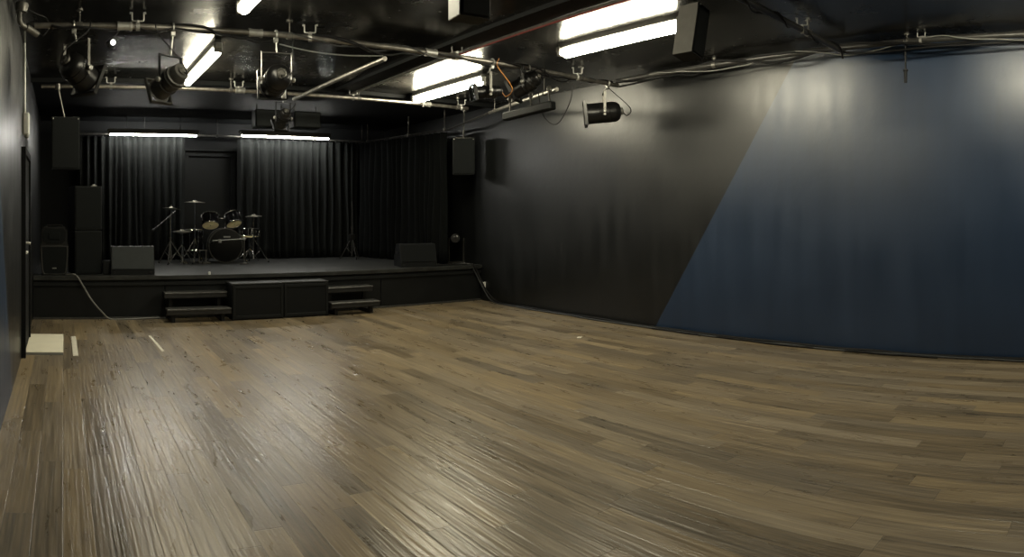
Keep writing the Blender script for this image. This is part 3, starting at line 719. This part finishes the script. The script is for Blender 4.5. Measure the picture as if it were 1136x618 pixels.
bc = dpx(250.5, 272); rb = .29
bc.z = ZS + rb + .012
bt, bs = drum('bass_drum', 'large black bass drum facing out at the centre of the kit', bc + Vector((.06, .42, 0)), (-.14, -1, 0), rb, .40, M_drumhead, M_drumhead, 10)
bax = Vector((-.14, -1, 0)).normalized(); bfr = bc + Vector((.06, .42, 0)) + bax * .41
mb = MB(); mb.box(bfr + Vector((.02, -.004, .155)), (.12, .006, .026), rotz(-.14 + 0), bev=.002); bt.part('badge', mb, M_greycast, world=True, label='small pale rectangular badge')
for s in (-1, 1):
    mb = MB(); e = bc + Vector((.03 + s * rb * .93, .14, -.1)); mb.tube([e, Vector((e.x + s * .09, e.y - .14, ZS + .01))], .009, 8); mb.cyl((e.x + s * .085, e.y - .13, ZS), (e.x + s * .092, e.y - .142, ZS + .03), .013, 8); bt.part('spur', mb, M_chrome, world=True)
mb = MB(); q = bc + Vector((.05, .22, rb)); mb.cyl(q, q + Vector((0, 0, .20)), .014, 10); mb.box(q + Vector((0, 0, .01)), (.07, .09, .03), bev=.006)
mb.cyl(q + Vector((-.10, 0, .19)), q + Vector((.10, 0, .19)), .012, 10); mb.box(q + Vector((0, 0, .19)), (.05, .05, .06), bev=.008); mb.cyl(q + Vector((0, 0, .19)), q + Vector((0, 0, .28)), .008, 8)
bt.part('tom_holder', mb, M_chrome, world=True)
# rack toms, tilted so their amber lower heads face out
for px, py, lean, r, lab in ((233.5, 250, -.05, .145, 'left rack tom with amber underside above the bass drum'), (260, 248.5, .12, .135, 'right rack tom with amber underside above the bass drum')):
    c = dpx(px, py, .12); ax = Vector((-lean, .50, .86)).normalized()
    t, sh = drum('rack_tom', lab, c, ax, r, .20, M_whitehead, M_tan, 6, 'rack toms on the bass drum')
    mb = MB(); b0 = q + Vector((.09 if px > 245 else -.09, 0, .19)); b1 = c + ax * .10 + Vector((-.8 if px > 245 else .8, 0, 0)) * r * 1.05; mb.tube([b0, (b0 + b1) / 2 + Vector((0, 0, .02)), b1], .010, 8); mb.box(b1, (.04, .04, .05), bev=.006); t.part('mount_arm', mb, M_chrome, sh, world=True)
# floor tom (drummer's right, left in the photo)
c = dpx(213, 286, .35); c.z = ZS + .22
t, sh = drum('floor_tom', 'black floor tom on legs behind the left cymbal stand', c, (0, 0, 1), .19, .36, M_whitehead, M_tan, 8)
for k in range(3):
    a = k * 2.09 + .5; e = Vector((cos(a), sin(a), 0)) * .205; mb = MB(); mb.tube([c + e + Vector((0, 0, .22)), c + e + Vector((0, 0, -.10)), c + e * 1.12 + Vector((0, 0, -.212))], .007, 8); t.part('leg', mb, M_chrome, world=True)
# snare on its stand (right of the bass drum, behind)
c = dpx(277, 262, .45)
t, sh = drum('snare_drum', 'black snare drum behind the right cymbal stand', c, (0.05, .1, 1), .175, .13, M_whitehead, M_tan, 8)
sb = Vector((c.x, c.y, ZS)); mb = MB(); mb.cyl(sb + Vector((0, 0, .1)), c + Vector((0, 0, -.02)), .012, 8); t.part('stand_pole', mb, M_chrome, world=True)
for k in range(3):
    a = k * 2.09 + 1; e = Vector((cos(a), sin(a), 0)); mb = MB(); mb.tube([sb + Vector((0, 0, .22)), sb + e * .24 + Vector((0, 0, .012))], .008, 8); t.part('leg', mb, M_chrome, world=True); mb = MB(); mb.tube([c + Vector((0, 0, -.03)), c + e * .17 + Vector((0, 0, -.02)), c + e * .186 + Vector((0, 0, .03))], .007, 8); t.part('basket_arm', mb, M_chrome, world=True)
# cymbals
def cymbal_stand(label, px, py, dy, r, tilt, a0=.4, lr=.24, name='cymbal_stand'):
    c = dpx(px, py, dy); t = Thing(name, label, 'cymbal', (c.x, c.y, ZS), None, 'cymbals of the drum kit')
    cymbal(t, c, r, tilt); tripod(t, (c.x, c.y, ZS), lr, c.z - ZS + .02, a0=a0); return t
cymbal_stand('highest cymbal of the kit on a tall stand left of the toms', 216, 224, .10, .19, (.02, -.03, 1), .9)
cymbal_stand('dim cymbal at the far left of the kit above the boom stand', 190, 231, .45, .16, (.08, .06, 1), .3)
cymbal_stand('cymbal on a tripod stand at the right end of the kit', 281.5, 239.5, .0, .15, (-.04, -.03, 1), -.5, .27)
c = dpx(202, 257, -.05)
t = Thing('hi_hat', 'low cymbal pair on a tripod at the left of the kit', 'cymbal', (c.x, c.y, ZS), None, 'cymbals of the drum kit')
cymbal(t, c + Vector((0, 0, .012)), .16, (0, -.04, 1), 'top_cymbal'); 
mb = MB(); mb.lathe([(.004, .16), (.006, .16), (-.006, .09), (-.016, .03), (-.022, .01)], c - Vector((0, 0, .012)), (0, -.04, 1), 36); t.part('bottom_cymbal', mb, M_brass, world=True)
tripod(t, (c.x, c.y, ZS), .24, c.z - ZS + .12, a0=1.2)
mb = MB(); mb.box((c.x + .02, c.y - .12, ZS + .03), (.08, .24, .012), Matrix.Rotation(.15, 3, 'X'), bev=.003); t.part('foot_pedal', mb, M_chrome, world=True)
# boom mic stand at the left of the kit
q = dpx(189, 288, -.1); q.z = ZS
t = Thing('microphone_stand', 'black boom stand at the left edge of the drum kit', 'microphone stand', q)
tp = dpx(189, 241, -.1); tripod(t, q, .26, tp.z - ZS, a0=.2, mat=M_dullpipe)
e1, e0 = dpx(175, 251, -.25), dpx(195, 234, 0); mb = MB(); mb.cyl(e1, e0, .008, 8); mb.box(tp, (.04, .04, .05), bev=.006); t.part('boom', mb, M_lampgrey, world=True)
mb = MB(); dd = (e1 - e0).normalized(); mb.lathe([(0, .011), (.09, .014), (.10, .022), (.14, .022), (.155, .008)], e1, dd, 12); t.part('microphone', mb, M_plastic, world=True)
# low boom stand in front of the bass drum
q = dpx(271, 290, -.32); q.z = ZS
t = Thing('low_microphone_stand', 'short stand with level boom before the bass drum', 'microphone stand', q)
mb = MB(); mb.lathe([(0, .085), (.012, .085), (.022, .03), (.03, .02)], q, (0, 0, 1), 20); t.part('round_base', mb, M_dullpipe, world=True)
p1 = dpx(269.5, 265, -.30); mb = MB(); mb.cyl(q + Vector((0, 0, .02)), Vector((q.x, q.y, p1.z + .02)), .010, 8); t.part('pole', mb, M_dullpipe, world=True)
p0 = dpx(236, 267, -.34); mb = MB(); mb.cyl(p0, Vector((q.x + .03, q.y, p1.z)), .008, 8); mb.box(dpx(244, 267.5, -.335), (.05, .05, .06), bev=.008); mb.box((q.x, q.y, p1.z), (.04, .04, .045), bev=.006); t.part('boom', mb, M_greycast, world=True)
mb = MB(); mb.lathe([(0, .014), (.05, .024), (.10, .026), (.12, .018)], p0 + Vector((.02, .03, -.02)), (-.3, .9, -.4), 12); t.part('microphone', mb, M_plastic, world=True)
# drum rug pedals / hardware seen between the legs
c = dpx(226, 289, .0); c.z = ZS
t = Thing('drum_pedal', 'metal foot pedal on the stage left of the bass drum', 'pedal', c)
mb = MB(); mb.box(c + Vector((0, 0, .012)), (.20, .26, .02), bev=.004); t.part('base_plate', mb, M_dullpipe, world=True)
mb = MB(); mb.box(c + Vector((0, -.02, .06)), (.07, .24, .012), Matrix.Rotation(.22, 3, 'X'), bev=.003); t.part('footboard', mb, M_chrome, world=True)
mb = MB(); mb.box(c + Vector((-.06, .09, .12)), (.012, .03, .22)); mb.box(c + Vector((.06, .09, .12)), (.012, .03, .22)); mb.cyl(c + Vector((-.09, .09, .22)), c + Vector((.09, .09, .22)), .008, 8); t.part('tower', mb, M_dullpipe, world=True)

# things at the right of the stage
q = PZ(388, 287, ZS)
t = Thing('floor_stand', 'dark folded stand by the right end of the back curtain', 'microphone stand', (q.x, 11.9, ZS))
tripod(t, (5.35, 11.75, ZS), .22, 1.1, a0=.5, mat=M_darkpipe)
mb = MB(); mb.box((5.35, 11.75, ZS + .42), (.10, .08, .11), bev=.01); t.part('clamp_block', mb, M_plastic, world=True)
p = PY(506, 268, 9.9)
t = Thing('floor_lamp_can', 'small dark lamp can at the right edge of the stage', 'stage light', (p.x, p.y, ZS))
mb = MB(); mb.lathe([(0, .03), (.03, .065), (.12, .078), (.26, .078)], p + Vector((.05, .1, .05)), (-.5, -.75, .05), 20); t.part('body', mb, M_canblack, world=True)
mb = MB(); mb.lathe([(0, .07), (.006, .05), (.01, .01)], p + Vector((.05, .1, .05)) + Vector((-.5, -.75, .05)).normalized() * .255, (-.5, -.75, .05), 20); t.part('lens', mb, M_lens, world=True)
mb = MB(); mb.box((p.x + .0, p.y, ZS + .012), (.26, .22, .024), bev=.004); mb.box((p.x - .10, p.y + .08, (ZS + p.z) / 2 + .03), (.012, .03, p.z - ZS + .06)); mb.box((p.x + .13, p.y - .04, (ZS + p.z) / 2 + .03), (.012, .03, p.z - ZS + .06)); t.part('floor_bracket', mb, M_darkpipe, world=True)

# ------------------------------------------------------------------ cables and small wall / floor items
# grey cable from the stage edge to the floor at left
pts = [PY(74, 306, YS + .06), PY(84, 306.3, YS - .02), PY(92, 317, YS - .06), PY(101, 332, YS - .09), PY(112, 345, YS - .16)]
pts[0].z = ZS + .012; pts[1].z = ZS + .012
pts += [PZ(122, 353.5, .012), PZ(140, 354, .012), PZ(160, 353, .012), PZ(183, 352, .012)]
pts[-1].y = min(pts[-1].y, YS - .04)
for q in pts[5:]: q.y = min(q.y, YS - .06)
single('floor_cable', MB().tube(spline(pts, 8), .012, 8), M_greycable, 'grey cable drooping from the stage edge to the floor at left', 'cable')
# black cable off the right of the stage and along the right wall
pts = [Vector((5.9, YS + .16, ZS + .014)), Vector((6.25, YS + .10, ZS + .014)), Vector((6.46, YS - .03, ZS + .012)), Vector((6.55, YS - .10, .40)), Vector((6.585, YS - .25, .18)), Vector((6.60, YS - .55, .02))]
rnd = random.Random(4)
pA = list(pts); pB = [v + Vector((-.05, .03, 0)) for v in pts[:3]] + [v + Vector((-.012, .015, -.03)) for v in pts[3:5]] + [Vector((6.56, YS - .5, .016))]
y = YS - 1.0
while y > YF + .3:
    pA.append(Vector((6.615 - rnd.uniform(0, .03), y, .016 + rnd.uniform(0, .012)))); pB.append(Vector((6.575 - rnd.uniform(0, .05), y - .1, .014))); y -= rnd.uniform(.3, .5)
single('wall_cable', MB().tube(spline(pA, 6), .014, 8), M_cable, 'thick black cable lying tight along the foot of the right wall', 'cable')
single('wall_cable', MB().tube(spline(pB, 6), .011, 8), M_wallcable, 'thin grey cable snaking along the foot of the right wall', 'cable')
pC = [Vector((6.54 - .035 * rnd.random(), yy, .012 + .006 * rnd.random())) for yy in [5.5 - .28 * k for k in range(14)]]
single('wall_cable', MB().tube(spline(pC, 6), .010, 8), M_cable, 'loose black cable beside the foot of the blue wall', 'cable')

# cables on the cross pipe and the wall pipe
def wound(label, a, b, n, r, mat, turns, sag, seed, rad=.04):
    rnd = random.Random(seed); a, b = Vector(a), Vector(b); pts = []
    d = (b - a).normalized(); u = Vector((0, 0, 1)); w = d.cross(u)
    ph = rnd.uniform(0, 6)
    for k in range(n + 1):
        f = k / n; an = ph + turns * 2 * pi * f
        loop = sag * max(0, sin(f * pi * n / 3.5 + ph)) * rnd.uniform(.3, 1)
        pts.append(a.lerp(b, f) + u * (cos(an) * rad - loop) + w * sin(an) * rad)
    return single('pipe_cable', MB().tube(spline(pts, 5), r, 7), mat, label, 'cable')
wound('black cable wound around the long cable-wrapped pipe', (-.1, Y1, ZP), (6.2, Y1, ZP), 60, .012, M_cable, 5, .05, 1, .034)
wound('thin black cable drooping along the long cable-wrapped pipe', (.3, Y1, ZP), (5.9, Y1, ZP), 34, .008, M_cable, 3, .10, 2, .034)
wound('pale thin cable tied along the long cable-wrapped pipe', (.9, Y1, ZP), (5.9, Y1, ZP), 40, .006, M_wallcable, 4, .03, 3, .033)
wound('black cable bundled on the pipe along the right wall', (6.34, Y1, 3.155), (6.34, -1.3, 3.155), 44, .014, M_cable, 4, .02, 4, .045)
wound('second black cable sagging from the pipe along the right wall', (6.33, Y1, 3.13), (6.33, -1.2, 3.14), 24, .011, M_cable, 1.5, .09, 5, .05)
wound('pale cable tied along the pipe on the right wall', (6.32, 5.7, 3.13), (6.32, -1.2, 3.15), 40, .006, M_greycable, 4, .03, 6, .045)
wound('black cable wound on the dark cross pipe above the blue wall', (3.3, Y3, ZP + .02), (6.3, Y3, ZP + .02), 26, .010, M_cable, 5, .06, 9)
# straight line of cable under centre of the cross pipe
single('slack_cable', MB().tube(spline([PY(310, 49, Y1 - .04), PY(345, 57, Y1 - .05), PY(385, 61.5, Y1 - .05), PY(425, 62, Y1 - .04)], 6), .006, 6), M_greycable, 'pale slack cable hanging under the middle of the cross pipe', 'cable')
# red and grey lines on the beam
rb0, rb1 = PX(545, 46, 3.99), PX(720, -14, 3.99)
single('beam_conduit', MB().cyl((4.02, 1.2, ZC - .057), (4.02, 9.1, ZC - .057), .016, 10), M_dullpipe, 'grey conduit running along the flat ceiling beam', 'conduit')
single('red_cable', MB().tube(spline([(4.003, 6.1, ZC - .077), (4.000, 5.7, ZC - .080), (4.004, 5.2, ZC - .078), (4.000, 4.2, ZC - .080), (4.003, 3.0, ZC - .078)], 6), .007, 8), M_red, 'red cable running along the flat ceiling beam', 'cable')

# elbow bracket at the upper left
q0 = PY(21, 8, 5.6)
t = Thing('wall_bracket', 'grey elbow pipe and round box at the upper left corner', 'bracket', q0)
mb = MB(); mb.lathe([(0, .045), (.06, .055), (.075, .05)], q0 + Vector((.02, 0, -.04)), (.1, 0, 1), 18); t.part('round_box', mb, M_dullpipe, world=True)
mb = MB(); mb.tube(spline([PY(22, 12, 5.6), PY(22, 24, 5.6), PY(28, 30, 5.65), PY(41, 38, 5.75)], 5), .022, 10); mb.cyl(PY(29, 30, 5.65), PY(41, 38, 5.75), .030, 12); t.part('elbow', mb, M_dullpipe, world=True)
mb = MB(); mb.tube(spline([PY(30, 10, 5.65), PY(40, 15, 5.75), PY(51, 20, 5.9), PY(54, 30, 5.95), PY(48, 39, 5.95), PY(43, 33, 5.95), PY(44, 25, Y1)], 6), .006, 6); t.part('cable_loop', mb, M_cable, world=True)

# emergency light box over the side door + conduit
q = PX(26, 137, -.385)
t = Thing('wall_light_box', 'white box on the left wall above the side door', 'wall box', (XL, 7.05, 2.28))
mb = MB(); mb.box((XL + .035, 7.05, 2.395), (.068, .12, .23), bev=.012); t.part('case', mb, M_whiteplas, world=True)
mb = MB(); mb.lathe([(0, .03), (.025, .028), (.04, .012)], (XL + .04, 7.05, 2.285), (0, 0, -1), 14); t.part('lamp_knob', mb, M_greycast, world=True)
mb = MB(); mb.cyl((XL + .02, 7.05, 2.50), (XL + .02, 7.05, ZC), .011, 10); t.part('conduit', mb, M_whiteplas, world=True)

# thin cream slab on the floor by the door, and two white strips
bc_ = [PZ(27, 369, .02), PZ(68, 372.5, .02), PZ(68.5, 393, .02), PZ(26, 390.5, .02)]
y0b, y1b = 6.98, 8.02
t = Thing('floor_slab', 'cream slab lying on the floor beside the side door', 'slab', (XL + .22, 7.5, 0))
mb = MB(); mb.box((XL + .225, (y0b + y1b) / 2, .017), (.395, y1b - y0b, .030), bev=.004); t.part('panel', mb, M_cream, world=True)
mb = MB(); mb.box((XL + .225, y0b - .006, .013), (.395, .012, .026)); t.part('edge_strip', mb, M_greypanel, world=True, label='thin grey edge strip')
def mark(label, pa, pb, w):
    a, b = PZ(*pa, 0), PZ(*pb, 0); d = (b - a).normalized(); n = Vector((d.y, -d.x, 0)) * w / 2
    single('pale_strip', MB().prism([a + n, b + n, b - n, a - n], (0, 0, .003)), M_offwhite, label, 'mark', 'pale marks on the floor', smooth=False)
mark('short white strip on the floor next to the cream slab', (81.5, 373.5), (84, 395), .055)
mark('thin slanting white strip on the floor before the left steps', (166, 372.5), (181, 390), .030)
p = PZ(643, 375, 0)
single('paper_scrap', MB().box((p.x, p.y, .006), (.07, .05, .010), rotz(.5), bev=.002), M_offwhite, 'small white scrap on the floor in front of the right wall', 'scrap')
p = PZ(628, 347.5, .0)
single('paper_scrap', MB().box((p.x - .05, p.y, .008), (.09, .03, .014), rotz(.9), bev=.002), M_offwhite, 'small pale scrap by the cable at the foot of the black wall', 'scrap')
p = PZ(230, 303.5, ZS)
single('bottle_cap', MB().lathe([(0, .017), (.034, .017), (.038, .012)], (p.x, YS + .02, ZS), (0, 0, 1), 12), M_whiteplas, 'tiny white cap standing on the stage edge before the drums', 'cap')
# socket on right wall by the stage
p = PX(544, 323, 6.64)
t = Thing('wall_socket', 'small white socket low on the right wall beside the stage', 'socket', (XR, YS - .10, .23))
mb = MB(); mb.box((XR - .012, YS - .10, .27), (.024, .09, .09), bev=.006); t.part('plate', mb, M_whiteplas, world=True)
mb = MB(); mb.box((XR - .035, YS - .09, .265), (.035, .04, .045), bev=.006); t.part('plug', mb, M_whiteplas, world=True)
# hanging black rod on the right
p = 6.30 / tan((1003 - X0) / F)
t = Thing('hanging_rod', 'black rod hanging from the wall pipe above the blue wall', 'rod', (6.345, p, 2.755))
mb = MB(); mb.cyl((6.345, p, 3.13), (6.345, p, 2.88), .010, 8); t.part('stem', mb, M_cable, world=True)
mb = MB(); mb.lathe([(0, .016), (.09, .018), (.11, .018), (.115, .026), (.13, .026), (.135, .012)], (6.345, p, 2.755), (0, 0, 1), 14); t.part('socket_end', mb, M_cable, world=True)
mb = MB(); mb.torus((6.36, p, 3.165), (0, 1, 0), .04, .008, 14, 6); t.part('hook', mb, M_cable, world=True)

# ------------------------------------------------------------------ world, camera, view
wd = bpy.data.worlds.new('world'); SC.world = wd; wd.use_nodes = True
wd.node_tree.nodes['Background'].inputs['Color'].default_value = (0, 0, 0, 1)
wd.node_tree.nodes['Background'].inputs['Strength'].default_value = 0
cd = bpy.data.cameras.new('camera'); cam = bpy.data.objects.new('camera', cd); C.objects.link(cam); SC.camera = cam
yaw = (IW / 2 - X0) / F
cam.location = (0, 0, E); cam.rotation_euler = (pi / 2, 0, -yaw)
cd.type = 'PANO'; cd.panorama_type = 'CENTRAL_CYLINDRICAL'
cd.central_cylindrical_range_u_min = -IW / 2 / F; cd.central_cylindrical_range_u_max = IW / 2 / F
cd.central_cylindrical_range_v_min = -(IH - H) / F; cd.central_cylindrical_range_v_max = H / F
cd.central_cylindrical_radius = 1.0
cd.clip_start = .02; cd.clip_end = 60
vs = SC.view_settings
vs.view_transform = 'Standard'; vs.look = 'None'; vs.gamma = 1.0; vs.use_curve_mapping = False; vs.exposure = 0.0
SC.cycles.use_denoising = True
SC.cycles.max_bounces = 10; SC.cycles.diffuse_bounces = 5; SC.cycles.glossy_bounces = 5
SC.cycles.sample_clamp_indirect = 6.0
